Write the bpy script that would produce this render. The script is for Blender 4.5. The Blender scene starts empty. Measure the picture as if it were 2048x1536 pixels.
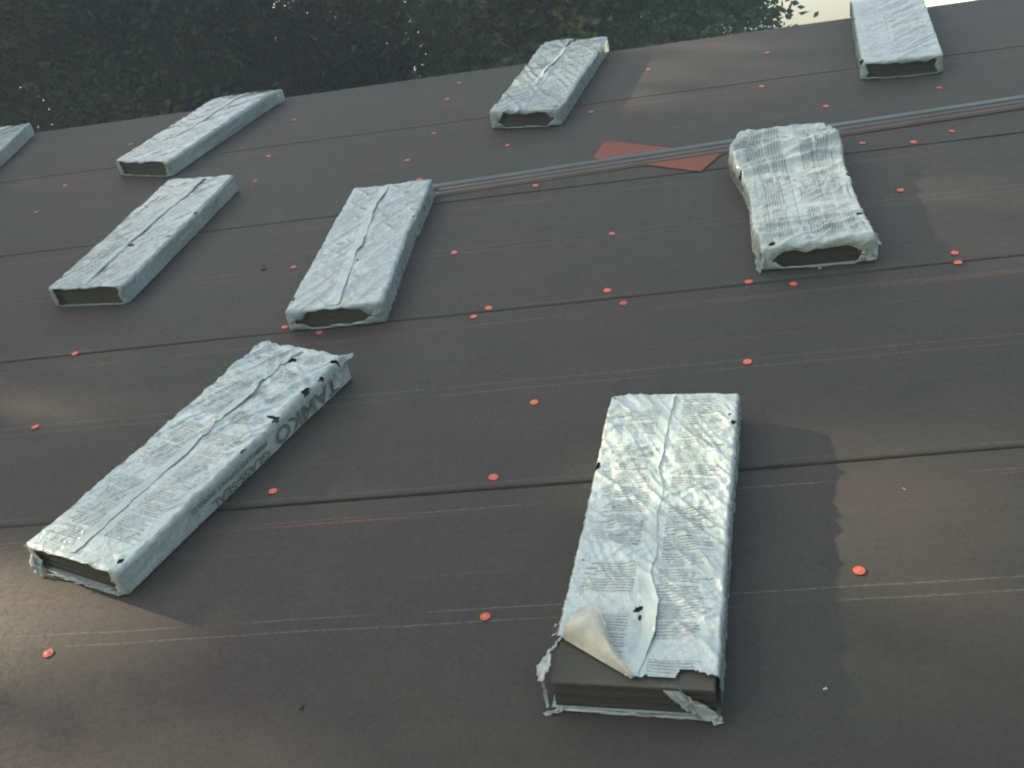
import bpy, bmesh, math, random
import numpy as np
from mathutils import Matrix, Vector

random.seed(4)
rng = np.random.default_rng(11)
scene = bpy.context.scene
col = scene.collection
R = math.radians

# ------------------------------------------------------------------ frame of the roof
SLOPE = R(20)
ROOF = Matrix.Translation((0, 0, 4)) @ Matrix.Rotation(SLOPE, 4, 'X')   # x along the ridge, y up the slope, z off the deck
RIDGE = 5.78
BASE = 0.0050

# ------------------------------------------------------------------ camera
cam_d = bpy.data.cameras.new('camera'); cam = bpy.data.objects.new('camera', cam_d); col.objects.link(cam)
cr = Vector((0.98282, 0.08099, -0.16584)); cu = Vector((0.09203, 0.56381, 0.82076)); cf = Vector((-0.15997, 0.82192, -0.54667))
m = Matrix(((cr.x, cu.x, -cf.x, 0), (cr.y, cu.y, -cf.y, 0), (cr.z, cu.z, -cf.z, 0), (0, 0, 0, 1)))
cam.matrix_world = ROOF @ Matrix.Translation((0, 0, 1.8)) @ m
cam_d.sensor_width = 36.0; cam_d.lens = 36.0 * 2175.77 / 2048.0
cam_d.clip_start = 0.05; cam_d.clip_end = 3000
scene.camera = cam

# ------------------------------------------------------------------ sky and sun
SUN = (ROOF.to_3x3() @ Vector((-0.85, 0.425, 0.312))).normalized()
elev = math.asin(SUN.z); az = math.atan2(SUN.x, SUN.y)
world = bpy.data.worlds.new('World'); scene.world = world; world.use_nodes = True
nt = world.node_tree; nt.nodes.clear()
sky = nt.nodes.new('ShaderNodeTexSky'); sky.sky_type = 'NISHITA'; sky.sun_disc = False
sky.sun_elevation = elev; sky.sun_rotation = az; sky.dust_density = 3.5; sky.ozone_density = 0.5
bg = nt.nodes.new('ShaderNodeBackground'); bg.inputs[1].default_value = 0.105
wo = nt.nodes.new('ShaderNodeOutputWorld')
nt.links.new(sky.outputs[0], bg.inputs[0]); nt.links.new(bg.outputs[0], wo.inputs[0])
sl = bpy.data.lights.new('sun', 'SUN'); sl.energy = 5.0; sl.angle = R(0.8); sl.color = (1.0, 0.81, 0.53)
so = bpy.data.objects.new('sun', sl); col.objects.link(so)
so.rotation_euler = SUN.to_track_quat('Z', 'Y').to_euler(); so.location = (-20, 5, 25)
scene.view_settings.view_transform = 'Standard'; scene.view_settings.look = 'None'
scene.view_settings.gamma = 1.0; scene.view_settings.exposure = 1.93
scene.cycles.filter_width = 2.0

# ------------------------------------------------------------------ helpers
def tag(o, label=None, cat=None, group=None, kind=None):
    if label: o['label'] = label
    if cat: o['category'] = cat
    if group: o['group'] = group
    if kind: o['kind'] = kind
    return o

def mesh_obj(name, V, F, mats, parent=None, smooth=False, uv=None, mi=None):
    me = bpy.data.meshes.new(name)
    if isinstance(V, np.ndarray): V = V.reshape(-1, 3).tolist()
    if isinstance(F, np.ndarray): F = F.tolist()
    me.from_pydata(V, [], F)
    for mt in (mats if isinstance(mats, (list, tuple)) else [mats]): me.materials.append(mt)
    if smooth: me.polygons.foreach_set('use_smooth', [True] * len(me.polygons))
    if mi is not None: me.polygons.foreach_set('material_index', mi)
    if uv is not None:
        ul = me.uv_layers.new(name='UVMap')
        idx = np.empty(len(me.loops), dtype=np.int32); me.loops.foreach_get('vertex_index', idx)
        ul.data.foreach_set('uv', np.asarray(uv)[idx].astype(np.float32).ravel())
    me.update()
    o = bpy.data.objects.new(name, me); col.objects.link(o)
    if parent: o.parent = parent
    return o

def empty(name, mat):
    o = bpy.data.objects.new(name, None); col.objects.link(o); o.empty_display_size = 0.1
    o.matrix_world = mat
    return o

def boxes(L):
    V = []; F = []
    for (x0, x1, y0, y1, z0, z1) in L:
        b = len(V)
        V += [(x0, y0, z0), (x1, y0, z0), (x1, y1, z0), (x0, y1, z0), (x0, y0, z1), (x1, y0, z1), (x1, y1, z1), (x0, y1, z1)]
        F += [(b, b+3, b+2, b+1), (b+4, b+5, b+6, b+7), (b, b+1, b+5, b+4), (b+1, b+2, b+6, b+5), (b+2, b+3, b+7, b+6), (b+3, b, b+4, b+7)]
    return V, F

def hash2(i, j, s=0):
    h = (i.astype(np.int64) * 374761393 + j.astype(np.int64) * 668265263 + s * 1442695041) & 0xffffffff
    h = ((h ^ (h >> 13)) * 1274126177) & 0xffffffff
    return ((h ^ (h >> 16)) & 0xffff) / 65535.0

def noise(x, y, s=0):
    x = np.asarray(x, float); y = np.asarray(y, float)
    i = np.floor(x); j = np.floor(y); fx = x - i; fy = y - j
    fx = fx * fx * (3 - 2 * fx); fy = fy * fy * (3 - 2 * fy)
    a = hash2(i, j, s); b = hash2(i + 1, j, s); c = hash2(i, j + 1, s); d = hash2(i + 1, j + 1, s)
    return a + (b - a) * fx + (c - a) * fy + (a - b - c + d) * fx * fy

def fbm(x, y, s=0, n=3):
    t = 0; w = 1; tot = 0
    for k in range(n):
        t = t + w * noise(x * 2 ** k + 7.3 * k, y * 2 ** k + 3.1 * k, s + k); tot += w; w *= .5
    return t / tot

def folds(x, y, phi, fa, fc, s, p=3):
    """long sharp creases running along direction phi; fa = frequency along, fc = across"""
    c, q = math.cos(phi), math.sin(phi)
    a = x * c + y * q; b = -x * q + y * c
    b = b + .02 * (noise(a * 9, b * 9, s + 9) - .5)
    n = noise(a * fa, b * fc, s)
    return (1 - np.abs(2 * n - 1)) ** p

# node helper
class NG:
    def __init__(s, mat): s.t = mat.node_tree; s.n = s.t.nodes; s.l = s.t.links
    def put(s, node, i, v):
        if v is None: return
        if hasattr(v, 'is_linked') or isinstance(v, bpy.types.NodeSocket): s.l.new(v, node.inputs[i])
        else: node.inputs[i].default_value = v
    def m(s, op, a, b=None, c=None, clamp=False):
        n = s.n.new('ShaderNodeMath'); n.operation = op; n.use_clamp = clamp
        s.put(n, 0, a); s.put(n, 1, b); s.put(n, 2, c); return n.outputs[0]
    def noise(s, vec, scale, detail=2, rough=.5, dim='3D', dist=0):
        n = s.n.new('ShaderNodeTexNoise'); n.noise_dimensions = dim
        if vec is not None: s.l.new(vec, n.inputs['Vector'])
        n.inputs['Scale'].default_value = scale; n.inputs['Detail'].default_value = detail
        n.inputs['Roughness'].default_value = rough; n.inputs['Distortion'].default_value = dist
        return n.outputs['Fac']
    def white(s, vec):
        n = s.n.new('ShaderNodeTexWhiteNoise'); n.noise_dimensions = '3D'; s.l.new(vec, n.inputs['Vector']); return n.outputs['Value']
    def comb(s, x, y, z=0.0):
        n = s.n.new('ShaderNodeCombineXYZ'); s.put(n, 0, x); s.put(n, 1, y); s.put(n, 2, z); return n.outputs[0]
    def sep(s, v):
        n = s.n.new('ShaderNodeSeparateXYZ'); s.l.new(v, n.inputs[0]); return n.outputs
    def mix(s, f, a, b):
        n = s.n.new('ShaderNodeMix'); n.data_type = 'RGBA'; s.put(n, 0, f)
        for i, v in ((6, a), (7, b)):
            if isinstance(v, tuple): n.inputs[i].default_value = (*v[:3], 1)
            else: s.l.new(v, n.inputs[i])
        return n.outputs[2]
    def ramp(s, f, lo, hi):
        n = s.n.new('ShaderNodeMapRange'); s.put(n, 0, f); n.inputs[1].default_value = lo; n.inputs[2].default_value = hi; return n.outputs[0]
    def co(s, k='Object'):
        return s.n.new('ShaderNodeTexCoord').outputs[k]
    def bump(s, h, strength, dist, normal=None):
        n = s.n.new('ShaderNodeBump'); n.inputs['Strength'].default_value = strength; n.inputs['Distance'].default_value = dist
        s.l.new(h, n.inputs['Height'])
        if normal: s.l.new(normal, n.inputs['Normal'])
        return n.outputs[0]

def new_mat(name, color=(.5, .5, .5), rough=.6, spec=.5, metal=0.0):
    mt = bpy.data.materials.new(name); mt.use_nodes = True
    b = mt.node_tree.nodes['Principled BSDF']
    b.inputs['Base Color'].default_value = (*color, 1); b.inputs['Roughness'].default_value = rough
    b.inputs['Specular IOR Level'].default_value = spec; b.inputs['Metallic'].default_value = metal
    return mt, NG(mt), b

def vary(name, c1, c2, scale, rough=.7, spec=.4, metal=0, bump=0, bscale=60, bdist=.002):
    mt, g, b = new_mat(name, c1, rough, spec, metal)
    c = g.co(); f = g.ramp(g.noise(c, scale, 4, .6), .3, .7)
    g.l.new(g.mix(f, c1, c2), b.inputs['Base Color'])
    if bump: g.l.new(g.bump(g.noise(c, bscale, 3), bump, bdist), b.inputs['Normal'])
    return mt

# ------------------------------------------------------------------ materials
def felt_material():
    mt, g, b = new_mat('roofing_felt', (.05, .05, .05), .62, .34)
    c = g.co(); x, y, z = g.sep(c)
    big = g.ramp(g.m('ADD', g.noise(c, .9, 4, .6), g.m('MULTIPLY', x, .03)), .38, .60)
    base = g.mix(big, (.0445, .0365, .0345), (.0345, .0395, .0325))
    st = g.noise(g.comb(g.m('MULTIPLY', x, 1.2), g.m('MULTIPLY', y, 22.0)), 1.0, 3, .6)
    base = g.mix(g.m('MULTIPLY', g.ramp(g.noise(c, 4.5, 5, .7), .42, .72), .4), base, (.066, .057, .049))
    base = g.mix(g.m('MULTIPLY', g.ramp(st, .5, .85), .22), base, (.075, .054, .046))
    gr = g.noise(c, 260, 3, .75); gr2 = g.noise(c, 95, 2, .6)
    base = g.mix(g.m('MULTIPLY', g.ramp(gr, .42, .72), .42), base, (.105, .096, .088))
    base = g.mix(g.m('MULTIPLY', g.ramp(gr2, .55, .75), .16), base, (.018, .017, .018))
    wob = g.m('MULTIPLY', g.m('SUBTRACT', g.noise(g.comb(x, 0.0), 1.7, 2), .5), .018)
    yy = g.m('ADD', y, wob)
    per = g.m('SUBTRACT', yy, g.m('MULTIPLY', g.m('FLOOR', g.m('DIVIDE', g.m('SUBTRACT', yy, .32), .94)), .94))  # .32 .. 1.26
    row = g.m('FLOOR', g.m('DIVIDE', g.m('SUBTRACT', yy, .32), .94))
    def line(p, w, seed, thr, colr, amt):
        nonlocal base
        d = g.m('ABSOLUTE', g.m('SUBTRACT', per, p))
        f = g.m('SUBTRACT', 1.0, g.m('DIVIDE', d, w), clamp=True)
        dash = g.noise(g.comb(g.m('ADD', g.m('MULTIPLY', x, 1.0), seed * 3.7), g.m('ADD', row, seed)), 2.3, 2, .6)
        fine = g.noise(g.comb(g.m('MULTIPLY', x, 60.0), g.m('MULTIPLY', y, 300.0), seed), 1.0, 1)
        f = g.m('MULTIPLY', g.m('MULTIPLY', f, g.ramp(dash, thr, thr + .14)), g.ramp(fine, .34, .6))
        base = g.mix(g.m('MULTIPLY', f, amt), base, colr)
    # printed lay lines and chalk strokes of the roll, in offsets up the slope
    line(.795, .0036, 1, .32, (.28, .26, .23), .48)
    line(.835, .0036, 2, .34, (.28, .26, .23), .48)
    line(1.195, .0036, 3, .36, (.28, .26, .22), .55)
    line(1.180, .0060, 4, .46, (.36, .10, .06), .65)
    line(.355, .0036, 5, .40, (.26, .26, .23), .4)
    line(.50, .0045, 6, .56, (.32, .09, .06), .35)
    line(.955, .0045, 7, .50, (.32, .09, .06), .4)
    line(1.08, .0045, 8, .54, (.26, .24, .22), .35)
    g.l.new(base, b.inputs['Base Color'])
    h = g.m('ADD', g.noise(c, 300, 3, .6), g.m('MULTIPLY', g.noise(c, 14, 3), 2.0))
    h = g.m('ADD', h, g.m('MULTIPLY', g.noise(g.comb(g.m('MULTIPLY', x, 1.6), g.m('MULTIPLY', y, 9.0)), 1.0, 3, .6), 2.2))
    g.l.new(g.bump(h, .35, .0016), b.inputs['Normal'])
    g.l.new(g.ramp(gr2, -.5, 1.0), b.inputs['Roughness'])
    b.inputs['Sheen Weight'].default_value = .10; b.inputs['Sheen Roughness'].default_value = .5
    return mt

def wrap_material(name, ink=.7, mode='across', pitch=.0078, seed=0.0, tint=(.61, .73, .72)):
    mt, g, b = new_mat(name, tint, .30, .5)
    uv = g.n.new('ShaderNodeTexCoord').outputs['UV']; u, v, _ = g.sep(uv)
    c = g.co()
    if mode == 'along': a, r = v, u
    else: a, r = u, v
    # rows
    jit = g.m('MULTIPLY', g.m('SUBTRACT', g.noise(g.comb(u, v, seed), 6.0, 1), .5), .006)
    rr = g.m('DIVIDE', g.m('ADD', r, jit), pitch)
    ri = g.m('FLOOR', rr); rf = g.m('SUBTRACT', rr, ri)
    rowm = g.m('LESS_THAN', g.m('ABSOLUTE', g.m('SUBTRACT', rf, .5)), .27)
    wordm = g.ramp(g.noise(g.comb(g.m('MULTIPLY', a, 150.0), g.m('MULTIPLY', ri, 3.17), seed), 1.0, 2, .7), .33, .43)
    # paragraphs
    side = g.m('GREATER_THAN', a, 0.0 if mode == 'across' else .5)
    ph = g.m('ADD', g.m('DIVIDE', r, .052), g.m('ADD', g.m('MULTIPLY', side, .37), seed))
    pi = g.m('FLOOR', ph)
    pr = g.white(g.comb(pi, side, seed + .5)); pr2 = g.white(g.comb(pi, side, seed + 8.5))
    parm = g.m('GREATER_THAN', pr, .22)
    fr = g.m('SUBTRACT', ph, pi)
    parm = g.m('MULTIPLY', parm, g.m('GREATER_THAN', fr, .14))
    head = g.m('MULTIPLY', g.m('LESS_THAN', g.m('ABSOLUTE', g.m('SUBTRACT', fr, .09)), .05), g.m('GREATER_THAN', pr, .55))
    # columns: clear centre seam and clear borders, ragged right end
    if mode == 'across':
        au = g.m('ABSOLUTE', u)
        end = g.m('ADD', .100, g.m('MULTIPLY', g.white(g.comb(ri, side, seed + 3)), .045))
        colm = g.m('MULTIPLY', g.m('GREATER_THAN', au, .026), g.m('LESS_THAN', au, end))
        headw = g.m('MULTIPLY', g.m('GREATER_THAN', au, .03), g.m('LESS_THAN', au, g.m('ADD', .05, g.m('MULTIPLY', pr2, .07))))
        vm = g.m('MULTIPLY', g.m('GREATER_THAN', v, .03), g.m('LESS_THAN', v, .975))
    else:
        au = g.m('ABSOLUTE', u)
        cell = g.m('FRACT', g.m('DIVIDE', v, .27))
        colm = g.m('MULTIPLY', g.m('GREATER_THAN', cell, .12), g.m('LESS_THAN', au, .135))
        headw = g.m('MULTIPLY', g.m('GREATER_THAN', cell, .12), g.m('LESS_THAN', cell, g.m('ADD', .4, g.m('MULTIPLY', pr2, .5))))
        vm = g.m('MULTIPLY', g.m('GREATER_THAN', v, .04), g.m('LESS_THAN', v, .96))
    body = g.m('MULTIPLY', g.m('MULTIPLY', rowm, wordm), g.m('MULTIPLY', parm, colm))
    headm = g.m('MULTIPLY', g.m('MULTIPLY', head, headw), g.ramp(g.noise(g.comb(g.m('MULTIPLY', a, 260.0), pi), 1.0, 1), .3, .42))
    inkm = g.m('MULTIPLY', g.m('MAXIMUM', body, headm), g.m('MULTIPLY', vm, g.m('LESS_THAN', au, .158)))
    worn = g.ramp(g.noise(c, 16, 4, .65), .30, .62)
    inkm = g.m('MULTIPLY', inkm, g.m('MULTIPLY', g.m('ADD', .25, g.m('MULTIPLY', worn, .70)), ink))
    if mode == 'along':
        for p_ in (-.118, .062, -.03, .112):
            d = g.m('LESS_THAN', g.m('ABSOLUTE', g.m('SUBTRACT', u, p_)), .0012)
            d = g.m('MULTIPLY', d, g.m('MULTIPLY', vm, g.ramp(g.noise(g.comb(v, p_), 3.0, 1), .35, .45)))
            inkm = g.m('MAXIMUM', inkm, g.m('MULTIPLY', d, ink))
    # film over paper: faint clouding and scuffs
    cl = g.ramp(g.noise(c, 9, 5, .7, dist=.6), .3, .72)
    base = g.mix(g.m('MULTIPLY', cl, .7), tint, tuple(t * .62 for t in tint))
    blot = g.ramp(g.noise(c, 48, 4, .75, dist=1.2), .54, .66)
    base = g.mix(g.m('MULTIPLY', blot, .38), base, tuple(t * .45 for t in tint))
    fl = g.ramp(g.noise(c, 130, 3, .7, dist=1.5), .50, .62)
    base = g.mix(g.m('MULTIPLY', g.m('MULTIPLY', fl, parm), .33 if ink > .5 else .2), base, tuple(t * .45 for t in tint))
    base = g.mix(g.m('MULTIPLY', g.m('MULTIPLY', parm, colm), .22 * (1 if ink > .5 else .4)), base, tuple(t * .55 for t in tint))
    base = g.mix(inkm, base, (.10, .115, .115))
    dirt = g.ramp(g.noise(c, 70, 3, .7), .68, .78)
    base = g.mix(g.m('MULTIPLY', dirt, .5), base, (.25, .19, .13))
    g.l.new(base, b.inputs['Base Color'])
    # crinkles
    n1 = g.noise(g.comb(g.m('ADD', g.m('MULTIPLY', u, 42.0), g.m('MULTIPLY', v, 30.0)), g.m('SUBTRACT', g.m('MULTIPLY', v, 12.0), g.m('MULTIPLY', u, 14.0)), seed), 1.0, 3, .55, dist=.5)
    r1 = g.m('SUBTRACT', 1.0, g.m('ABSOLUTE', g.m('SUBTRACT', g.m('MULTIPLY', n1, 4.0), 2.0)), clamp=True)
    n2 = g.noise(c, 75, 3, .6, dist=.8)
    r2 = g.m('SUBTRACT', 1.0, g.m('ABSOLUTE', g.m('SUBTRACT', g.m('MULTIPLY', n2, 4.0), 2.0)), clamp=True)
    vo = g.n.new('ShaderNodeTexVoronoi'); vo.inputs['Scale'].default_value = 1.0; vo.feature = 'F1'
    wv = g.m('MULTIPLY', g.noise(c, 20, 3, .6), 1.6)
    g.l.new(g.comb(g.m('ADD', g.m('ADD', g.m('MULTIPLY', u, 38.0), g.m('MULTIPLY', v, 26.0)), wv), g.m('ADD', g.m('SUBTRACT', g.m('MULTIPLY', v, 20.0), g.m('MULTIPLY', u, 22.0)), wv), seed), vo.inputs['Vector'])
    h = g.m('ADD', g.m('MULTIPLY', r1, .6), g.m('MULTIPLY', r2, .35))
    h = g.m('ADD', h, g.m('MULTIPLY', vo.outputs['Distance'], 1.5))
    g.l.new(g.bump(h, .7, .0028), b.inputs['Normal'])
    g.l.new(g.ramp(n2, .05, 1.9), b.inputs['Roughness'])
    b.inputs['Roughness'].default_value = .35
    b.inputs['Coat Weight'].default_value = .9; b.inputs['Coat Roughness'].default_value = .07
    return mt

FELT = felt_material()
WRAP = {
 'torn': wrap_material('wrapper_film_torn', .80, 'across', .0082, 1.3),
 'long': wrap_material('wrapper_film_long', .75, 'across', .0086, 4.1),
 'plain': wrap_material('wrapper_film_plain', .28, 'across', .010, 7.7, (.44, .55, .56)),
 'plain2': wrap_material('wrapper_film_faded', .35, 'across', .011, 2.9, (.43, .53, .54)),
 'table': wrap_material('wrapper_film_table', .80, 'along', .0088, 5.2, (.65, .74, .69)),
 'column': wrap_material('wrapper_film_column', .42, 'along', .011, 9.4, (.49, .61, .60)),
}
FADED = vary('faded_print', (.26, .31, .31), (.40, .48, .48), 50, .45)
INK = vary('black_print', (.12, .14, .135), (.26, .30, .28), 55, .45)
SEAM = vary('seam_film', (.58, .69, .67), (.46, .56, .55), 14, .3, .5, bump=.3, bscale=70)
CREAM = vary('wrapper_inside', (.64, .64, .55), (.48, .46, .36), 30, .38, .5, bump=.35, bscale=45)
SCRAP = vary('torn_film', (.55, .61, .60), (.42, .46, .45), 40, .4, .5, bump=.3, bscale=60)
mt, g, b = new_mat('asphalt_shingles', (.03, .03, .028), .8, .3); c = g.co()
_x, _y, _z = g.sep(c)
lay = g.noise(g.comb(g.m('MULTIPLY', _x, 3.0), g.m('MULTIPLY', _y, 3.0), g.m('MULTIPLY', _z, 330.0)), 1.0, 2, .6)
bb = g.mix(g.ramp(lay, .35, .65), (.060, .062, .054), (.120, .114, .094))
bb = g.mix(g.m('MULTIPLY', g.ramp(g.noise(c, 380, 2, .6), .5, .75), .5), bb, (.17, .17, .155))
bb = g.mix(g.m('MULTIPLY', g.ramp(g.noise(c, 7, 3, .6), .5, .8), .4), bb, (.09, .07, .05))
g.l.new(bb, b.inputs['Base Color']); g.l.new(g.bump(g.noise(c, 500, 2), .6, .002), b.inputs['Normal'])
SHINGLE = mt
mt, g, b = new_mat('orange_plastic', (.78, .11, .05), .38, .5)
oi = g.n.new('ShaderNodeObjectInfo').outputs['Random']
pc = g.mix(oi, (.90, .17, .09), (.70, .10, .06))
pc = g.mix(g.m('MULTIPLY', g.ramp(g.noise(g.co(), 90, 3), .5, .7), .35), pc, (.85, .28, .20))
g.l.new(pc, b.inputs['Base Color']); CAP = mt
NAIL = vary('nail_steel', (.55, .55, .55), (.35, .33, .32), 300, .3, .5, .6)
ORANGE = vary('red_sheet', (.29, .072, .040), (.21, .058, .035), 9, .5, .4, bump=.2)
DRIP = [vary('drip_edge_sky_reflection', (.12, .145, .15), (.09, .105, .105), 6, .36, .6, .35),  # blue grey puts the reflected sky into the metal colour
        vary('drip_edge_brown', (.16, .13, .105), (.11, .09, .072), 6, .4, .6, .2)]
DECKM = vary('deck_plywood', (.30, .20, .11), (.20, .13, .07), 5, .8)
PAINT = vary('white_fascia', (.62, .62, .58), (.5, .5, .47), 3, .6)
SIDING = vary('pale_siding', (.66, .82, .77), (.60, .76, .71), .8, .6)
GLASSM, _, _ = new_mat('window_glass', (.03, .04, .05), .08, .6)
ROOFM = vary('grey_roof', (.09, .09, .09), (.06, .06, .06), 12, .9)
GRASS = vary('grass', (.05, .085, .025), (.09, .10, .04), 1.5, .9, bump=.6, bscale=25, bdist=.05)
BARK = vary('bark', (.085, .062, .045), (.045, .035, .028), 8, .9, bump=.8, bscale=14, bdist=.03)

def leaf_material(name, c1, c2, c3):
    mt, g, b = new_mat(name, c1, .55, .35)
    c = g.co()
    f = g.ramp(g.noise(c, .9, 3, .6), .35, .65)
    base = g.mix(f, c1, c2)
    base = g.mix(g.ramp(g.noise(c, 9, 2, .6), .60, .75), base, c3)
    g.l.new(base, b.inputs['Base Color'])
    tr = g.n.new('ShaderNodeBsdfTranslucent'); g.l.new(base, tr.inputs[0])
    mx = g.n.new('ShaderNodeMixShader'); mx.inputs[0].default_value = .3
    g.l.new(b.outputs[0], mx.inputs[1]); g.l.new(tr.outputs[0], mx.inputs[2])
    g.l.new(mx.outputs[0], g.n['Material Output'].inputs[0])
    return mt
LEAF = [leaf_material('leaf_dark', (.055, .11, .055), (.075, .11, .06), (.12, .17, .06)),
        leaf_material('leaf_olive', (.080, .080, .055), (.095, .100, .050), (.17, .12, .05)),
        leaf_material('leaf_sunlit_green', (.075, .17, .075), (.10, .19, .075), (.17, .25, .09)),  # green brightened so the leaf colour carries sunlight
        leaf_material('leaf_sunlit_yellow', (.12, .13, .035), (.17, .15, .03), (.24, .17, .04))]  # yellow of sun-struck leaves painted as leaf colour

# ------------------------------------------------------------------ ground and house
tag(mesh_obj('ground', [(-41, -31, 0), (41, -31, 0), (41, 43, 0), (-41, 43, 0)], [(0, 1, 2, 3)], GRASS), kind='structure')

XL, XR, YE = -7.5, 6.0, -1.8
house = empty('house', ROOF)
tag(house, 'low pitched house whose unfinished roof fills the foreground', 'house')
V, F = boxes([(XL, XR, YE, RIDGE - .01, -.035, -.004)])
mesh_obj('roof_deck', V, F, DECKM, house)
inv = ROOF.inverted()
def to_roof(p): return tuple(inv @ Vector(p))
rw = ROOF @ Vector((0, RIDGE, 0)); ew = ROOF @ Vector((0, YE, 0))
run = rw.y - ew.y
# back slope: mirror of the front about the ridge
def wbox(name, pts, m_, par):   # pts: 8 world points
    o = mesh_obj(name, [to_roof(p) for p in pts], [(0, 3, 2, 1), (4, 5, 6, 7), (0, 1, 5, 4), (1, 2, 6, 5), (2, 3, 7, 6), (3, 0, 4, 7)], m_, par); return o
yb = rw.y + run
wbox('back_slope', [(XL, rw.y + .01, rw.z - .045), (XR, rw.y + .01, rw.z - .045), (XR, yb, ew.z - .045), (XL, yb, ew.z - .045),
                    (XL, rw.y + .01, rw.z - .012), (XR, rw.y + .01, rw.z - .012), (XR, yb, ew.z - .012), (XL, yb, ew.z - .012)], FELT, house)
for nm, x0, x1, y0, y1 in (('wall', XL + .4, XR - .4, ew.y + .4, ew.y + .55), ('wall', XL + .4, XR - .4, yb - .55, yb - .4)):
    wbox(nm, [(x0, y0, 0), (x1, y0, 0), (x1, y1, 0), (x0, y1, 0), (x0, y0, ew.z), (x1, y0, ew.z), (x1, y1, ew.z), (x0, y1, ew.z)], PAINT, house)
for x0, x1 in ((XL + .4, XL + .55), (XR - .55, XR - .4)):
    P_ = []
    for x in (x0, x1): P_ += [(x, ew.y + .56, 0), (x, yb - .56, 0), (x, yb - .56, ew.z + .02), (x, rw.y, rw.z - .10), (x, ew.y + .56, ew.z + .02)]
    mesh_obj('gable_wall', [to_roof(p) for p in P_], [(0, 1, 2, 3, 4), (9, 8, 7, 6, 5)] + [(i, i + 5, (i + 1) % 5 + 5, (i + 1) % 5) for i in range(5)], PAINT, house)
V, F = boxes([(XL, XR, YE - .03, YE - .003, -.17, -.002)]); mesh_obj('fascia', V, F, PAINT, house)

# ------------------------------------------------------------------ felt courses
def ground_wave(x, y): return .0016 * (fbm(x * 1.3, y * 1.9, 3) - .5) + .0008 * (noise(x * 5, y * 7, 8) - .5)
laps = [-1.79, -.62, .32, 1.265, 2.207, 3.150, 4.09, 5.03]
names_ = ['lowest felt course at the eave, out past the bottom of the picture', 'felt course just below the torn bundle, under the photographer',
          'dark felt course along the bottom edge of the picture', 'dark felt course under the near halves of the torn bundle and the long lettered bundle',
          'felt course crossing the middle between the torn bundle and the crumpled bundle', 'felt course under the crumpled bundle and the wavy seamed bundle',
          'felt course crossed by the stack of long metal strips', 'topmost felt course running along the ridge under the upper bundles']
for k, y0 in enumerate(laps):
    y1 = min(y0 + (1.04 if k > 1 else 1.25), RIDGE + .005)
    xs = np.linspace(XL + .02, XR - .02, 520); n2 = 16
    ys = np.concatenate([np.linspace(0, .06, 5), np.linspace(.11, 1, n2 - 5)])
    X, Tt = np.meshgrid(xs, ys, indexing='ij')
    edge = y0 + .004 * (fbm(X * .9, X * 0 + k, 21) - .5) * 2 + .0015 * (noise(X * 9, X * 0 + k, 5) - .5)
    Y = edge + Tt * (y1 - edge)
    lift = .0001 + .0095 * np.clip(fbm(X * .9 + 3 * k, X * 0 + k, 31) - .55, 0, 1) * 1.7 * (.2 if k > 4 else .6 if k == 4 else 1) * np.clip(noise(X * 2.3, X * 0 + k, 77) * 1.6 - .3, 0, 1)
    fall = np.exp(-(Y - edge) / .045)
    Z = .0040 - .0010 * (Y - y0) + lift * fall + ground_wave(X, Y)
    Z = Z - .0010 * np.exp(-(Y - edge) / .012) * np.clip(1 - lift / .0012, 0, 1) * (k > 0)
    top = np.stack([X, Y, Z], -1); bot = np.stack([X, Y + 0.0004, Z - .0003], -1)
    nx, ny = X.shape
    V = np.concatenate([top.reshape(-1, 3), bot.reshape(-1, 3)])
    I = np.arange(nx * ny).reshape(nx, ny); B_ = I + nx * ny
    F = [np.stack([I[:-1, :-1], I[1:, :-1], I[1:, 1:], I[:-1, 1:]], -1).reshape(-1, 4),
         np.stack([B_[:-1, 0], B_[1:, 0], I[1:, 0], I[:-1, 0]], -1)]
    F.append(np.stack([B_[:-1, :4], B_[:-1, 1:5], B_[1:, 1:5], B_[1:, :4]], -1).reshape(-1, 4))
    o = mesh_obj('roofing_felt', V, np.concatenate(F), FELT, smooth=True)
    o.matrix_world = ROOF
    tag(o, names_[k], 'roofing felt', 'overlapping felt courses on the roof')

# ------------------------------------------------------------------ shingle bundles
T = .074; W = .333; L = 1.0
def loop_point(s, a, t, r=.007):
    """s: signed distance from the top centre; returns x, z on a rounded rectangle"""
    sg = np.sign(s); d = np.abs(s)
    l1 = a - r; arc = math.pi / 2 * r; l2 = t - 2 * r
    x = np.where(d < l1, d, 0.0); z = np.where(d < l1, t, 0.0)
    q = (d >= l1) & (d < l1 + arc); th = (d - l1) / r
    x = np.where(q, l1 + r * np.sin(th), x); z = np.where(q, t - r + r * np.cos(th), z)
    q = (d >= l1 + arc) & (d < l1 + arc + l2)
    x = np.where(q, a, x); z = np.where(q, t - r - (d - l1 - arc), z)
    q = (d >= l1 + arc + l2) & (d < l1 + 2 * arc + l2); th = (d - l1 - arc - l2) / r
    x = np.where(q, l1 + r * np.cos(th), x); z = np.where(q, r - r * np.sin(th), z)
    q = d >= l1 + 2 * arc + l2
    x = np.where(q, l1 - (d - l1 - 2 * arc - l2), x); z = np.where(q, 0, z)
    return x * sg, z

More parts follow.
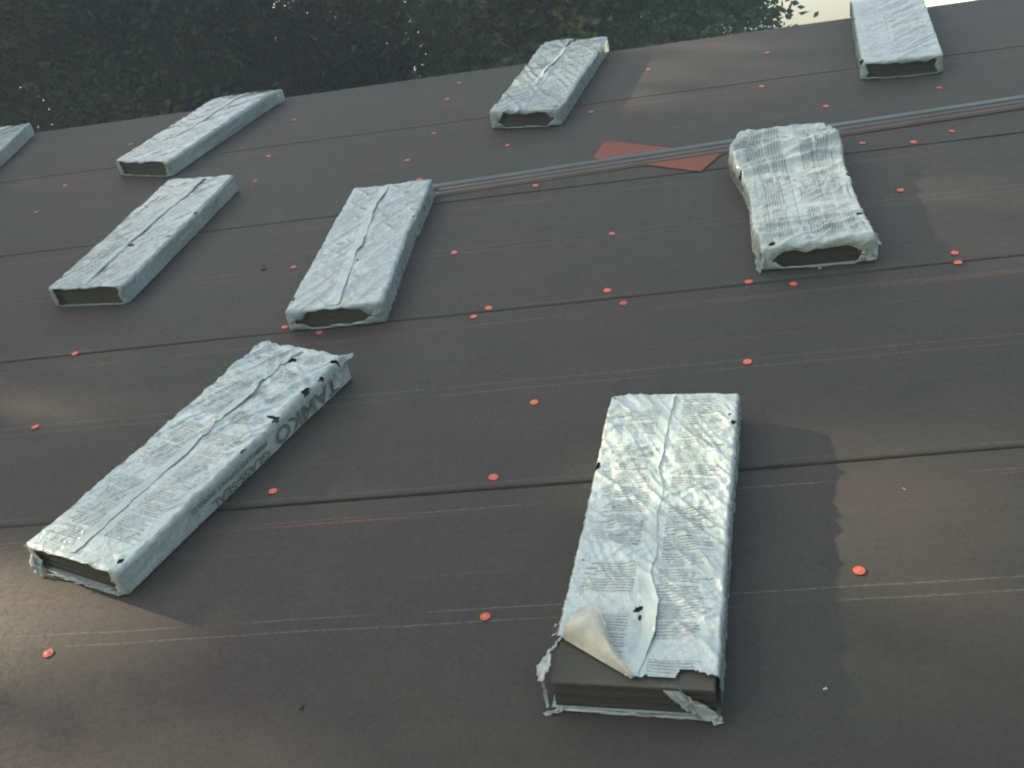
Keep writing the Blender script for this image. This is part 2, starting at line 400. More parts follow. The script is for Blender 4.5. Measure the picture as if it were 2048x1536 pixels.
def text_mesh(txt, size, bold=0.0, sx=1.0):
    cu_ = bpy.data.curves.new('lettering', 'FONT'); cu_.body = txt; cu_.size = 1.0; cu_.offset = bold; cu_.resolution_u = 3
    ob = bpy.data.objects.new('lettering', cu_); col.objects.link(ob)
    dg = bpy.context.evaluated_depsgraph_get(); me = bpy.data.meshes.new_from_object(ob.evaluated_get(dg))
    V = np.array([v.co[:] for v in me.vertices]); F = [tuple(p.vertices) for p in me.polygons]
    bpy.data.objects.remove(ob); bpy.data.curves.remove(cu_); bpy.data.meshes.remove(me)
    V[:, 0] -= V[:, 0].min(); V[:, 1] -= V[:, 1].min()
    V[:, 0] *= sx / V[:, 0].max(); V[:, 1] *= size / V[:, 1].max()
    return V, F

def build_bundle(P):
    root = empty('shingle_bundle', ROOF @ Matrix.Translation((P['at'][0], P['at'][1], BASE)) @ Matrix.Rotation(R(P['rot']), 4, 'Z'))
    tag(root, P['label'], 'shingle bundle', 'wrapped shingle bundles laid out on the roof')
    th = R(P['rot']); seed = P['seed']; Lb = P.get('len', L); Tb = P.get('t', T)
    def drape(x, y):
        Y = P['at'][1] + x * math.sin(th) + y * math.cos(th)
        d = np.clip(Y - (RIDGE - P.get('bend', .05)), 0, None)
        return -np.minimum(d * d * 1.2, d * .3)
    lx = P.get('left', [(0, W/2), (Lb, W/2)]); rx = P.get('right', [(0, W/2), (Lb, W/2)])
    def outl(y, side):
        q = rx if side > 0 else lx
        return np.interp(y, [a for a, _ in q], [b_ for _, b_ in q])
    # --- stack of shingles: thin slabs, each a touch out of line
    n = 20; bl = []; rr = random.Random(seed)
    xin = P.get('stack_in', .004)
    for i in range(n):
        z0 = Tb * i / n; dx = rr.uniform(-.002, .002); dy = rr.uniform(0, .0045) if i < n - 1 else .002
        bl.append((-W/2 + xin + dx, W/2 - xin + dx, .004 + dy, Lb - .012 + dy, z0 + .0003, z0 + Tb / n - .0003 if i < n - 1 else Tb - .002))
    V, F = boxes(bl)
    # subdivide lengthwise where it drapes
    V2 = []; F2 = []
    for i in range(n):
        x0, x1, y0, y1, z0, z1 = bl[i]; m_ = 12 if P.get('over') else 2
        ysx = np.linspace(y0, y1, m_); base = len(V2)
        for y in ysx:
            for x, z in ((x0, z0), (x1, z0), (x1, z1), (x0, z1)):
                V2.append((x, y, z + float(drape(x, y))))
        for j in range(m_ - 1):
            for q in range(4):
                a = base + 4 * j + q; b2 = base + 4 * j + (q + 1) % 4
                F2.append((a, a + 4, b2 + 4, b2))
        F2.append(tuple(base + q for q in range(4))); F2.append(tuple(base + 4 * (m_ - 1) + q for q in (3, 2, 1, 0)))
    mesh_obj('shingle_stack', V2, F2, SHINGLE, root)
    # --- wrapper sleeve
    a = W / 2 + .003; t = Tb + .004; per = 2 * (2 * a - .014 + math.pi / 2 * .007 * 2 + (t - .014)) 
    res = P.get('res', .0045)
    ns = int(per / res); s = np.linspace(-per / 2, per / 2, ns)
    px, pz = loop_point(s, a, t)
    ny = int(Lb / (res * 1.15)); yv = np.linspace(0, Lb, ny)
    S, Y = np.meshgrid(s, yv, indexing='ij'); X = np.repeat(px[:, None], ny, 1); Z = np.repeat(pz[:, None], ny, 1)
    topm = np.clip((Z - (t - .006)) / .004, 0, 1); botm = np.clip((.006 - Z) / .004, 0, 1); sidem = 1 - np.clip(topm + botm, 0, 1)
    hw = np.where(X > 0, outl(Y, 1), outl(Y, -1)) + .003
    X = X * hw / a
    amp = P.get('amp', 1.0)
    h = 0
    for (phi, fa, fc, am, p_) in P['folds']:
        h = h + am * folds(X, Y, R(phi), fa, fc, seed + int(phi) % 97, p_)
    mask = P.get('fold_mask')
    if mask is not None: h = h * mask(X, Y)
    h = h + P.get('crumple', .6) * (.0026 * folds(X, Y, R(35 + seed), 14, 42, seed + 11, 2) + .0018 * folds(X, Y, R(-65 + seed * 2), 22, 66, seed + 12, 2)) * np.clip(2.2 * noise(X * 9, Y * 7, seed + 13) - .4, .1, 1.3)
    h = h + .0016 * fbm(X * 28, Y * 28, seed + 40) + .0035 * (fbm(X * 6, Y * 6, seed + 50) - .45)
    if 'hump' in P: h = h + P['hump'](X, Y)
    Z = Z + topm * amp * h
    bulge = .0025 * fbm(Y * 9, Z * 30, seed + 60) + .0028 * folds(Y, Z, R(70), 5, 34, seed + 61, 2)
    X = X + sidem * np.sign(X) * bulge * P.get('samp', 1.0)
    X = X + np.sign(X) * (topm + sidem) * .0022 * (noise(Y * 90, X * 0, seed + 70) - .5) * np.clip((np.abs(X) - .12) * 30, 0, 1)
    if 'jagged' in P:
        X = X - np.clip(-X / .16 - .85, 0, 1) * P['jagged'] * noise(Y * 130, Y * 0, seed + 5)
    Y = Y + P['far'](X) * np.clip((Y - Lb + .08) / .08, 0, 1) if 'far' in P else Y
    Z = np.maximum(Z, .0006)
    rowsX, rowsY, rowsZ, UVu, UVv = [X], [Y], [Z], [S], [Y]
    # --- end flaps folded over the end faces
    def flap(xe, ze, ye, dirn, kk, depth_bulge):
        nf = 7; xs_, ys_, zs_, us_, vs_ = [], [], [], [], []
        cx = np.clip(xe, -W/2 + Tb * .5, W/2 - Tb * .5); cz = Tb * .5
        for j in range(1, nf + 1):
            f = j / nf; k = kk * f
            xs_.append(xe + (cx - xe) * k); zs_.append(ze + (cz - ze) * k)
            ys_.append(ye + dirn * (depth_bulge * math.sin(f * math.pi * .8) + .0035 + .004 * (noise(xe * 40 + f * 3, ze * 40, seed + 80) - .3)))
            us_.append(s); vs_.append(np.full_like(s, -.01 * j if dirn < 0 else Lb + .01 * j))
        return [np.stack(q, 1) for q in (xs_, ys_, zs_, us_, vs_)]
    e = np.abs(px) / a
    sm = np.clip((e - P.get('open', .70)) / .22, 0, 1); sm = sm * sm * (3 - 2 * sm)
    top_k = P.get('top_k', .30); bot_k = P.get('bot_k', .22)
    k0 = np.where(pz > Tb * .5, top_k, bot_k)
    k0 = np.where((pz > .006) & (pz < t - .006), .8, k0 + (.85 - k0) * sm)
    k0 = np.clip(k0 + .22 * (noise(s * 30, s * 0, seed + 90) - .5) + .3 * (noise(s * 7, s * 0, seed + 91) - .5), .04, .93)
    if not P.get('no_near'):
        fx = flap(X[:, 0], Z[:, 0], Y[:, 0], -1, k0, .006)
        parts = [np.concatenate([q[:, ::-1], r_], 1) for q, r_ in zip(fx, (X, Y, Z, S, UVv[0]))]
        nfl = fx[0].shape[1]
    else:
        parts = [X, Y, Z, S, UVv[0]]; nfl = 0
    fe = flap(X[:, -1], Z[:, -1], Y[:, -1], 1, np.clip(k0 + .3, 0, .93), .006)
    parts = [np.concatenate([p_, q], 1) for p_, q in zip(parts, fe)]
    X, Y, Z, U, VV = parts
    Z = Z + drape(X, Y)
    nS, nY = X.shape
    I = np.arange(nS * nY).reshape(nS, nY)
    Q = np.stack([I[:-1, :-1], I[:-1, 1:], I[1:, 1:], I[1:, :-1]], -1)
    fxc = (X[:-1, :-1] + X[1:, 1:]) / 2; fyc = (Y[:-1, :-1] + Y[1:, 1:]) / 2; fs = (U[:-1, :-1] + U[1:, 1:]) / 2; fz = (Z[:-1, :-1] + Z[1:, 1:]) / 2
    keep = np.ones(fxc.shape, bool)
    nz = noise(fs * 110, fyc * 110, seed + 33) - .5; nz2 = fbm(fs * 40, fyc * 40, seed + 34) - .5
    for (hx, hy, ra, rb, ang) in P.get('holes', []):
        ca, sa = math.cos(R(ang)), math.sin(R(ang))
        du = (fs - hx) * ca + (fyc - hy) * sa; dv = -(fs - hx) * sa + (fyc - hy) * ca
        keep &= ((du / ra) ** 2 + (dv / rb) ** 2) > 1 + nz * .8 + nz2 * 1.2
    if 'tear' in P: keep &= P['tear'](fxc, fyc, fz, fs, nz, nz2)
    Vall = np.stack([X, Y, Z], -1).reshape(-1, 3); Fq = Q[keep].tolist(); mi = [0] * len(Fq)
    UV = np.stack([U, VV], -1).reshape(-1, 2)
    Vall = Vall.tolist(); UV = UV.tolist()
    def add_print(V2, F2):
        b0 = len(Vall); Vall.extend(V2); UV.extend([(.3, .5)] * len(V2))
        for f in F2: Fq.append([b0 + i for i in f]); mi.append(1)
    for (side, txt, ya, yb_, za, zb, bold) in P.get('print', []):
        Vt, Ft = text_mesh(txt, zb - za, bold, yb_ - ya)
        yy = yb_ - Vt[:, 0] if side > 0 else ya + Vt[:, 0]
        zz = zb - Vt[:, 1]
        xx = side * (outl(yy, side) + .003 + .0052 * P.get('samp', 1.0))
        add_print(np.stack([xx, yy, zz + drape(xx, yy)], 1).tolist(), Ft)
    for poly in P.get('marks', []):
        add_print(poly, [tuple(range(len(poly)))])
    w = mesh_obj('wrapper', Vall, Fq, [WRAP[P['mat']], INK if P.get('strong') else FADED], root, smooth=True, uv=np.array(UV), mi=mi)
    # --- centre seam of the wrapper: a lapped strip with a loose wavy edge
    if P.get('seam'):
        pts = P['seam']; ys = np.linspace(pts[0][1], pts[-1][1], 260)
        order = sorted(pts, key=lambda q: q[1])
        xc = np.interp(ys, [q[1] for q in order], [q[0] for q in order]) + .004 * (noise(ys * 30, ys * 0, seed + 3) - .5) + .0015 * (noise(ys * 110, ys * 0, seed + 4) - .5)
        wd = P.get('seam_w', .034); nc = 12
        VV2 = []; FF = []
        liftc = P.get('seam_lift', .004)
        def height(x, y):
            h = 0
            for (phi, fa, fc, am, p_) in P['folds']: h = h + am * folds(x, y, R(phi), fa, fc, seed + int(phi) % 97, p_)
            if mask is not None: h = h * mask(x, y)
            h = h + P.get('crumple', .6) * (.0026 * folds(x, y, R(35 + seed), 14, 42, seed + 11, 2) + .0018 * folds(x, y, R(-65 + seed * 2), 22, 66, seed + 12, 2)) * np.clip(2.2 * noise(x * 9, y * 7, seed + 13) - .4, .1, 1.3)
            h = h + .0016 * fbm(x * 28, y * 28, seed + 40) + .0035 * (fbm(x * 6, y * 6, seed + 50) - .45)
            if 'hump' in P: h = h + P['hump'](x, y)
            return t + amp * h + drape(x, y)
        lf = liftc * np.clip(fbm(ys * 7, ys * 0, seed + 7) * 2.4 - .7, .12, 1.3)
        for j in range(nc):
            f = j / (nc - 1); x = xc - wd * (1 - f)
            z = height(x, ys) + .0009 + lf * f ** 3 + .001 * noise(x * 60, ys * 60, 5)
            VV2.append(np.stack([x, ys, z], 1))
        if P.get('seam_curl'):
            c0, c1, amt = P['seam_curl']
            wgt = np.exp(-((ys - (c0 + c1) / 2) / ((c1 - c0) / 2)) ** 2 * 1.4)
            for j in range(nc):
                f = j / (nc - 1); VV2[j][:, 2] += amt * wgt * f ** 2; VV2[j][:, 0] += amt * .5 * wgt * f
        G = np.arange(nc * len(ys)).reshape(nc, len(ys))
        FF = np.stack([G[:-1, :-1], G[1:, :-1], G[1:, 1:], G[:-1, 1:]], -1).reshape(-1, 4)
        o = mesh_obj('seam_strip', np.concatenate(VV2), FF, SEAM, root, smooth=True)
    return root, drape

def scrap(root, pts, mat=None, name='torn_scrap', n=10, curl=.003, jag=.003, seed=1, thick=.0008):
    """a torn piece of film: polygon in 3D, ragged outline, slightly crumpled, with thickness"""
    pts = [Vector(p) for p in pts]; rr = random.Random(seed); out = []
    for i, p in enumerate(pts):
        q = pts[(i + 1) % len(pts)]; k = max(2, int((q - p).length / .006))
        for j in range(k):
            f = j / k; v = p.lerp(q, f)
            out.append(v + Vector([rr.uniform(-jag, jag) * (.35 if j == 0 else 1) for _ in range(3)]))
    c = sum(out, Vector()) / len(out)
    nrm = Vector()
    for i in range(len(out)): nrm += (out[i] - c).cross(out[(i + 1) % len(out)] - c)
    nrm.normalize()
    rings = [out]
    for f in (.66, .33): rings.append([c + (p - c) * f + nrm * rr.uniform(-curl, curl) for p in out])
    V = [tuple(p) for r_ in rings for p in r_] + [tuple(c)]; n_ = len(out); F = []
    for k in range(2):
        for i in range(n_): F.append((k * n_ + i, k * n_ + (i + 1) % n_, (k + 1) * n_ + (i + 1) % n_, (k + 1) * n_ + i))
    for i in range(n_): F.append((2 * n_ + i, 2 * n_ + (i + 1) % n_, 3 * n_))
    b0 = len(V); V += [tuple(Vector(v) - nrm * thick) for v in V[:n_]]
    F += [tuple(range(b0 + n_ - 1, b0 - 1, -1))] if False else [(i, b0 + i, b0 + (i + 1) % n_, (i + 1) % n_) for i in range(n_)]
    return mesh_obj(name, V, F, mat or SCRAP, root, smooth=True)

SIDE_PRINT = [(1, 'TAMKO', .62, .93, .011, .061, .03), (1, 'FIBERGLASS ASPHALT SHINGLES', .26, .58, .048, .064, .02), (1, 'GLASS-SEAL', .33, .58, .008, .036, .03)]

# torn bundle, front
tear_x = [-.2, -.155, -.10, .001, .035, .085, .098, .173, .2]; tear_y = [.14, .115, .085, .018, .027, .028, .050, .036, .018]
def tear1(x, y, z, s, nz, nz2):
    yt = np.interp(x, tear_x, tear_y) + .010 * nz * (x > 0) + .012 * nz2
    k = ~((np.abs(s) < .172) & (y < yt))
    k &= ~((s < -.17) & (y < .12 + .03 * nz2) & (z > .003))
    k &= ~((s > .17) & (y < .02 + .02 * nz2) & (z > .02))
    return k
b1, _ = build_bundle(dict(crumple=.75, at=(-.170, 1.459), rot=-7.4, seed=3, mat='torn', res=.0032, no_near=True, stack_in=.003,
    label='torn white wrapped bundle with dark shingles bared at its near end', amp=1.0, jagged=.005,
    left=[(0, .172), (.2, .168), (.5, .166), (.8, .168), (.93, .172), (1, .166)], right=[(0, .170), (.5, .166), (.85, .170), (1, .168)],
    far=lambda X: .008 * (noise(X * 9, X * 0, 4) - .5),
    folds=[(-42, 4, 30, .0085, 2.4), (-60, 6, 52, .0036, 2), (-15, 5, 26, .0040, 2)],
    fold_mask=lambda x, y: (.35 + .65 * noise(x * 8, y * 6, 90)) * (.12 + .88 * np.clip((y - .17) / .12 + np.clip(x, 0, 1) * 12, 0, 1)),
    holes=[(-.007, .205, .012, .007, 40), (-.002, .182, .004, .008, 10), (-.166, .685, .008, .014, 0), (-.014, .787, .006, .005, 0), (.160, .86, .006, .009, 20), (.150, .90, .004, .003, 0),
           (-.010, .52, .0028, .014, 0), (-.006, .62, .004, .004, 0), (-.150, .35, .003, .003, 0), (-.158, .97, .004, .003, 0)],
    tear=tear1, seam=[(.004, .995), (-.004, .90), (-.006, .77), (-.010, .68), (.010, .60), (.004, .50), (.014, .40), (.010, .30), (.030, .22), (.034, .14), (.020, .06), (.012, .022)], seam_w=.026, seam_lift=.003,
    seam_curl=(.10, .29, .009), print=[]))
scrap(b1, [(-.183, .100, .066), (-.209, .064, .052), (-.204, .030, .040), (-.190, .022, .050), (-.176, .055, .066)], seed=2)
scrap(b1, [(-.158, .125, .079), (-.163, .128, .077), (-.182, .095, .066), (-.178, .093, .068)], seed=3, jag=.002)
scrap(b1, [(-.192, .026, .046), (-.186, .026, .048), (-.176, -.004, .008), (-.182, -.008, .006)], seed=4, jag=.002)
scrap(b1, [(-.188, -.020, .003), (-.165, -.010, .006), (-.146, -.006, .014), (-.150, -.012, .003), (-.172, -.022, .001)], seed=5)
scrap(b1, [(-.158, -.008, .003), (-.05, -.010, .001), (.06, -.010, .001), (.15, -.010, .002), (.15, -.007, .009), (.06, -.006, .007), (-.05, -.006, .006), (-.158, -.004, .008)], seed=6, jag=.0012, curl=.001)
scrap(b1, [(.060, .010, .077), (.083, .012, .078), (.118, -.004, .060), (.160, -.010, .034), (.172, -.012, .012), (.150, -.012, .002), (.120, -.010, .018), (.082, -.004, .050)], seed=7, curl=.004)
scrap(b1, [(.152, -.012, .010), (.178, -.010, .018), (.180, -.016, .004), (.160, -.022, .001)], seed=8)
for i, (yy, d) in enumerate([(.14, .016), (.155, .010), (.17, .012), (.22, .009), (.24, .007), (.31, .006), (.38, .006), (.18, .008)]):
    scrap(b1, [(-.168, yy, .074), (-.170 - d, yy - .010, .068), (-.170 - d * .8, yy - .004, .066), (-.167, yy + .008, .072)], seed=20 + i, jag=.002)
# peeled-back corner flap, cream inside face up
fold = [(-.155, .115), (.001, .018)]
outer = [(-.150, .135), (-.146, .160), (-.128, .190), (-.108, .203), (-.088, .192), (-.068, .145), (-.050, .092), (-.025, .050), (.001, .020)]
nu, nw = 40, 14; Vf = []
for i in range(nu):
    f = i / (nu - 1); ax = fold[0][0] + (fold[1][0] - fold[0][0]) * f; ay = fold[0][1] + (fold[1][1] - fold[0][1]) * f
    q = f * (len(outer) - 1); k = min(int(q), len(outer) - 2); q -= k
    ox = outer[k][0] * (1 - q) + outer[k + 1][0] * q; oy = outer[k][1] * (1 - q) + outer[k + 1][1] * q
    jg = .0035 * (float(noise(f * 60, 0.0, 3)) - .5)
    for j in range(nw):
        w_ = j / (nw - 1)
        x = ax + (ox - ax) * w_ + jg * w_; y = ay + (oy - ay) * w_ + jg * w_
        z = .0790 + .010 * min(1, w_ * 6) + .004 * math.sin(w_ * math.pi * .5) + .024 * math.sin(min(1, w_ * 1.08) * math.pi) ** 1.2 * math.sin(math.pi * min(1, .12 + f * .95)) \
            + .006 * w_ * float(noise(f * 5, w_ * 4, 8))
        Vf.append((x, y, z))
G = np.arange(nu * nw).reshape(nu, nw)
Ff = np.stack([G[:-1, :-1], G[1:, :-1], G[1:, 1:], G[:-1, 1:]], -1).reshape(-1, 4)
fl = mesh_obj('peeled_flap', Vf, Ff, CREAM, b1, smooth=True)
fl['label'] = 'cream inside face of the wrapper corner peeled back'

# long bundle at the left, lettered side
b2, _ = build_bundle(dict(strong=True, crumple=1.25, at=(-1.606, 1.963), rot=-23.3, seed=17, mat='long', res=.0034, t=.078, open=.80, top_k=.10, bot_k=.10,
    label='long white bundle with big dark letters along its shaded right side', amp=1.0,
    left=[(0, .176), (.1, .168), (.47, .168), (.53, .176), (.6, .168), (1, .166)], right=[(0, .168), (.3, .166), (.62, .168), (.66, .164), (1, .170)],
    far=lambda X: .020 * np.clip(-X / .16, -1, 1) ** 2 * 0 + .012 * (noise(X * 9, X * 0, 9) - .5),
    folds=[(62, 5, 36, .0085, 2), (-40, 6, 24, .0060, 2.4), (20, 5, 30, .0034, 2)],
    fold_mask=lambda x, y: .25 + np.clip((y - .38) * 4, 0, 1) * (.4 + .8 * noise(x * 6, y * 6, 91)),
    holes=[(.020, .925, .018, .013, -30), (.166, .655, .006, .020, 0), (.150, .66, .018, .006, 10), (.167, .50, .003, .012, 0), (.167, .80, .005, .02, 0), (.168, .87, .004, .012, 0), (.160, .955, .014, .006, 20), (.150, .03, .010, .010, 0)],
    seam=[(.012, .99), (.006, .92), (.004, .80), (.010, .72), (.000, .64), (-.002, .55), (.004, .45), (.000, .3), (.002, .1), (.004, .01)], seam_w=.034, seam_lift=.004, seam_curl=(.62, .82, .006),
    print=SIDE_PRINT))
scrap(b2, [(.150, .985, .080), (.176, .965, .072), (.192, 1.005, .085), (.186, 1.025, .082), (.160, 1.01, .084)], seed=31, curl=.005)
scrap(b2, [(.172, .955, .066), (.178, .97, .050), (.181, .93, .020), (.176, .90, .030), (.174, .92, .06)], seed=32)
scrap(b2, [(-.172, -.004, .050), (-.176, -.020, .030), (-.150, -.030, .004), (-.120, -.030, .001), (-.135, -.012, .016), (-.158, -.004, .030)], seed=33, curl=.006)
scrap(b2, [(-.12, -.018, .002), (-.02, -.016, .001), (.10, -.016, .002), (.16, -.012, .004), (.15, -.009, .014), (.05, -.008, .010), (-.08, -.008, .010)], seed=34, curl=.003)
scrap(b2, [(-.178, .0, .080), (-.168, .02, .082), (-.160, -.004, .080), (-.185, -.014, .076)], seed=35)

# centre bundle
build_bundle(dict(at=(-1.174, 3.158), rot=-1.6, seed=23, mat='plain', open=.50, top_k=.22, bot_k=.26,
    label='smooth pale bundle with a wavy lengthwise seam beside the metal strips',
    left=[(0, .170), (.5, .167), (1, .163)], right=[(0, .172), (.3, .166), (.62, .160), (.66, .168), (1, .170)],
    folds=[(60, 5, 26, .0034, 2.2), (-50, 5, 24, .0030, 2.2)], holes=[(-.158, .07, .005, .010, 0), (.012, .33, .004, .008, 0), (.163, .66, .004, .006, 0)],
    far=lambda X: .012 * np.clip(X / .16, 0, 1) ** 2,
    seam=[(-.006, .99), (-.002, .90), (-.016, .82), (-.010, .70), (-.002, .56), (.008, .45), (-.004, .38), (.004, .26), (.010, .18), (.016, .10), (.021, .01)], seam_w=.040, seam_lift=.006,
    print=SIDE_PRINT))
# middle left
build_bundle(dict(at=(-2.257, 3.532), rot=-8.0, seed=29, mat='plain2', open=.80, top_k=.12, bot_k=.14,
    label='bluish bundle with a small dark hole, in the left middle just below another bundle',
    folds=[(58, 5, 28, .0030, 2.2), (-30, 5, 24, .0024, 2)], holes=[(.017, .331, .012, .010, 20), (-.040, .40, .006, .004, 0), (.150, .40, .020, .004, 10), (.166, .62, .004, .014, 0), (-.03, .03, .012, .005, 0)],
    seam=[(.042, .99), (.038, .90), (.030, .72), (.016, .66), (.012, .5), (.002, .35), (-.002, .2), (0, .01)], seam_w=.032, seam_lift=.005,
    print=SIDE_PRINT))
# upper left, over the ridge
build_bundle(dict(at=(-2.535, 4.850), rot=-18.5, seed=37, mat='plain', over=True, bend=.16, open=.78, top_k=.12, bot_k=.16,
    label='pale bundle reaching over the ridge, second from the left at the top',
    folds=[(50, 5, 26, .0030, 2.2), (-30, 5, 24, .0026, 2)], holes=[(.150, .02, .010, .006, 0)], seam=[(0, .99), (.004, .5), (0, .3)], seam_w=.03, seam_lift=.002,
    print=SIDE_PRINT))
# upper middle, over the ridge
build_bundle(dict(at=(-.630, 4.830), rot=-12.0, seed=41, mat='plain2', over=True, bend=.02, open=.55, top_k=.24, bot_k=.18, t=.078,
    label='bundle with chevron creases and a dark slit at its ridge end, top middle', amp=1.1,
    folds=[(-58, 5, 26, .0075, 2.2), (48, 5, 20, .0045, 2.2)], fold_mask=lambda x, y: np.where(x < 0, 1.0, .35),
    holes=[(-.012, .93, .007, .07, -12), (-.02, .86, .003, .03, 10), (.150, .015, .012, .008, 0), (-.12, .57, .006, .004, 0)],
    seam=[(-.005, .84), (-.02, .62), (-.03, .45), (-.025, .3)], seam_w=.02, seam_lift=.005,
    print=[(1, 'TAMKO', .56, .93, .010, .066, .035), (1, 'GLASS-SEAL', .12, .52, .012, .060, .03)]))
# crumpled bundle, right
def hump7(x, y):
    a_ = .017 * np.exp(-((y - .80 - .25 * x) / .035) ** 2) + .012 * np.exp(-((y - .93 + .2 * x) / .028) ** 2) + .014 * np.exp(-((y - .655 - .35 * x) / .020) ** 2) + .010 * np.exp(-((y - .73 - .5 * x) / .014) ** 2)
    b_ = .014 * np.exp(-((y - .10 - .2 * x) / .028) ** 2) * np.clip(.6 - x * 4, 0, 1) + .007 * np.exp(-((y - .035) / .02) ** 2) + .005 * np.exp(-((y - .17 - .12 * x) / .012) ** 2)
    return a_ + b_
b7, _ = build_bundle(dict(strong=True, crumple=1.5, at=(.447, 3.228), rot=-1.3, seed=53, mat='table', res=.0036, open=.60, top_k=.52, bot_k=.12, amp=1.15, samp=1.6, stack_in=.012,
    label='crumpled bundle with loose baggy wrapper and a printed table, right of centre',
    left=[(0, .170), (.06, .180), (.13, .190), (.2, .186), (.40, .179), (.52, .183), (.66, .208), (.78, .226), (.88, .220), (.96, .186), (1.0, .160)],
    right=[(0, .180), (.05, .180), (.19, .172), (.32, .168), (.40, .166), (.47, .172), (.54, .166), (.68, .172), (.80, .186), (.86, .176), (.97, .152), (1, .150)],
    far=lambda X: .03 * np.clip(-X / .16 - .6, 0, 1), hump=hump7,
    folds=[(8, 4, 22, .0080, 2.2), (28, 4, 26, .0085, 2.2), (80, 6, 30, .0025, 2)],
    fold_mask=lambda x, y: .25 + .9 * np.clip(np.abs(y - .38) * 4 - .45, 0, 1),
    holes=[(.155, .17, .012, .010, 0), (-.176, .60, .010, .012, 0), (.166, .50, .006, .010, 0), (-.135, .012, .012, .008, 40), (-.19, .10, .008, .004, 0)],
    print=[(-1, 'TAMKO', .48, .84, .014, .060, .035)],
    marks=[[(.118, .100, .0870), (.150, .104, .0870), (.132, .072, .0870)][::1],
           [(-.205, .86, .094), (-.160, .90, .098), (-.150, .76, .098), (-.165, .70, .094), (-.200, .72, .090)],
           [(.110, .48, .0865), (.150, .46, .0865), (.155, .395, .0865), (.118, .42, .0865)]]))
scrap(b7, [(-.160, 1.03, .075), (-.185, .985, .070), (-.165, .96, .088), (-.125, .99, .090), (-.140, 1.02, .086)], seed=41)
scrap(b7, [(-.196, .02, .030), (-.180, .0, .070), (-.168, -.010, .060), (-.172, -.018, .020), (-.186, -.018, .001), (-.192, .0, .004)], seed=42, curl=.006)
scrap(b7, [(.175, .02, .070), (.190, -.010, .055), (.186, -.016, .010), (.150, -.020, .012), (.150, -.016, .055)], seed=43, curl=.006)
scrap(b7, [(.172, .13, .070), (.205, .09, .045), (.212, .06, .020), (.196, .05, .035), (.180, .10, .060)], seed=44, curl=.006)
scrap(b7, [(.0, -.018, .006), (.014, -.019, .006), (.005, -.030, .0005)], seed=45)
# far top right, cut by the frame
build_bundle(dict(at=(1.045, 4.850), rot=-7.0, seed=61, mat='column', over=True, bend=.05, open=.86, top_k=.34, bot_k=.10,
    label='white printed bundle at the ridge, cut by the top right of the picture',
    folds=[(48, 3.5, 34, .0040, 2.2), (52, 5, 20, .0024, 2)], fold_mask=lambda x, y: np.where(x > -.02, 1.2, .35),
    holes=[(-.17, .015, .014, .02, 0)],
    print=[(-1, 'TAMKO', .3, .7, .012, .060, .035)],
    marks=[[(.128, .015, .0805), (.156, .015, .0805), (.156, .07, .0805), (.128, .07, .0805)]]))
# far left edge
build_bundle(dict(at=(-3.675, 4.735), rot=4.0, seed=67, mat='plain2', over=True, bend=.12,
    label='bundle at the ridge cut by the left edge of the picture',
    folds=[(50, 5, 26, .0030, 2.2)], seam=[(0, .99), (0, .5), (0, .01)],
    print=[(1, 'TAMKO', .62, .93, .010, .066, .035), (1, 'GLASS-SEAL', .2, .58, .010, .050, .03)]))

# ------------------------------------------------------------------ long metal strips (three nested drip edges)
def strip(x0, y0, x1, y1, zb, wtop, lip, mat, label, seedv):
    n = 90; V = []; F = []; d = Vector((x1 - x0, y1 - y0, 0)); Ls = d.length; d.normalize(); nrm = Vector((-d.y, d.x, 0))
    th_ = .0009
    prof = [(wtop, 0), (.004, .0015), (0, 0), (-.003, -lip * .8), (-.009, -lip), (-.009 , -lip - th_), (-.0035, -lip - th_), (-.001, -th_), (.004, .0015 - th_), (wtop, -th_)]
    m_ = len(prof)
    for i in range(n):
        f = i / (n - 1); wob = .0025 * (float(noise(f * 7, 0.0, seedv)) - .5); wz = .0015 * float(noise(f * 9, 0.0, seedv + 1))
        for a_, z_ in prof:
            p = Vector((Ls * f, 0, 0)); q = d * (Ls * f) + nrm * (a_ + wob)
            V.append((q.x, q.y, z_ + lip + th_ + wz))
    for i in range(n - 1):
        for j in range(m_):
            a_ = i * m_ + j; b_ = i * m_ + (j + 1) % m_; F.append((a_, b_, b_ + m_, a_ + m_))
    F += [tuple(range(m_)), tuple((n - 1) * m_ + j for j in range(m_ - 1, -1, -1))]
    o = mesh_obj('drip_edge', V, F, mat)
    o.matrix_world = ROOF @ Matrix.Translation((x0, y0, zb))
    tag(o, label, 'metal strip', 'long metal drip edges lying across the roof')
strip(-.985, 4.170, 2.05, 4.366, .0056, .072, .005, DRIP[1], 'lowest of the long metal strips, its brown lip nearest the camera', 5)
strip(-.960, 4.194, 2.09, 4.394, .0116, .060, .005, DRIP[1], 'middle one of the three stacked long metal strips', 8)
strip(-.995, 4.218, 2.04, 4.420, .0176, .034, .005, DRIP[0], 'uppermost long metal strip of the stack, its top painted blue grey as reflected sky', 12)

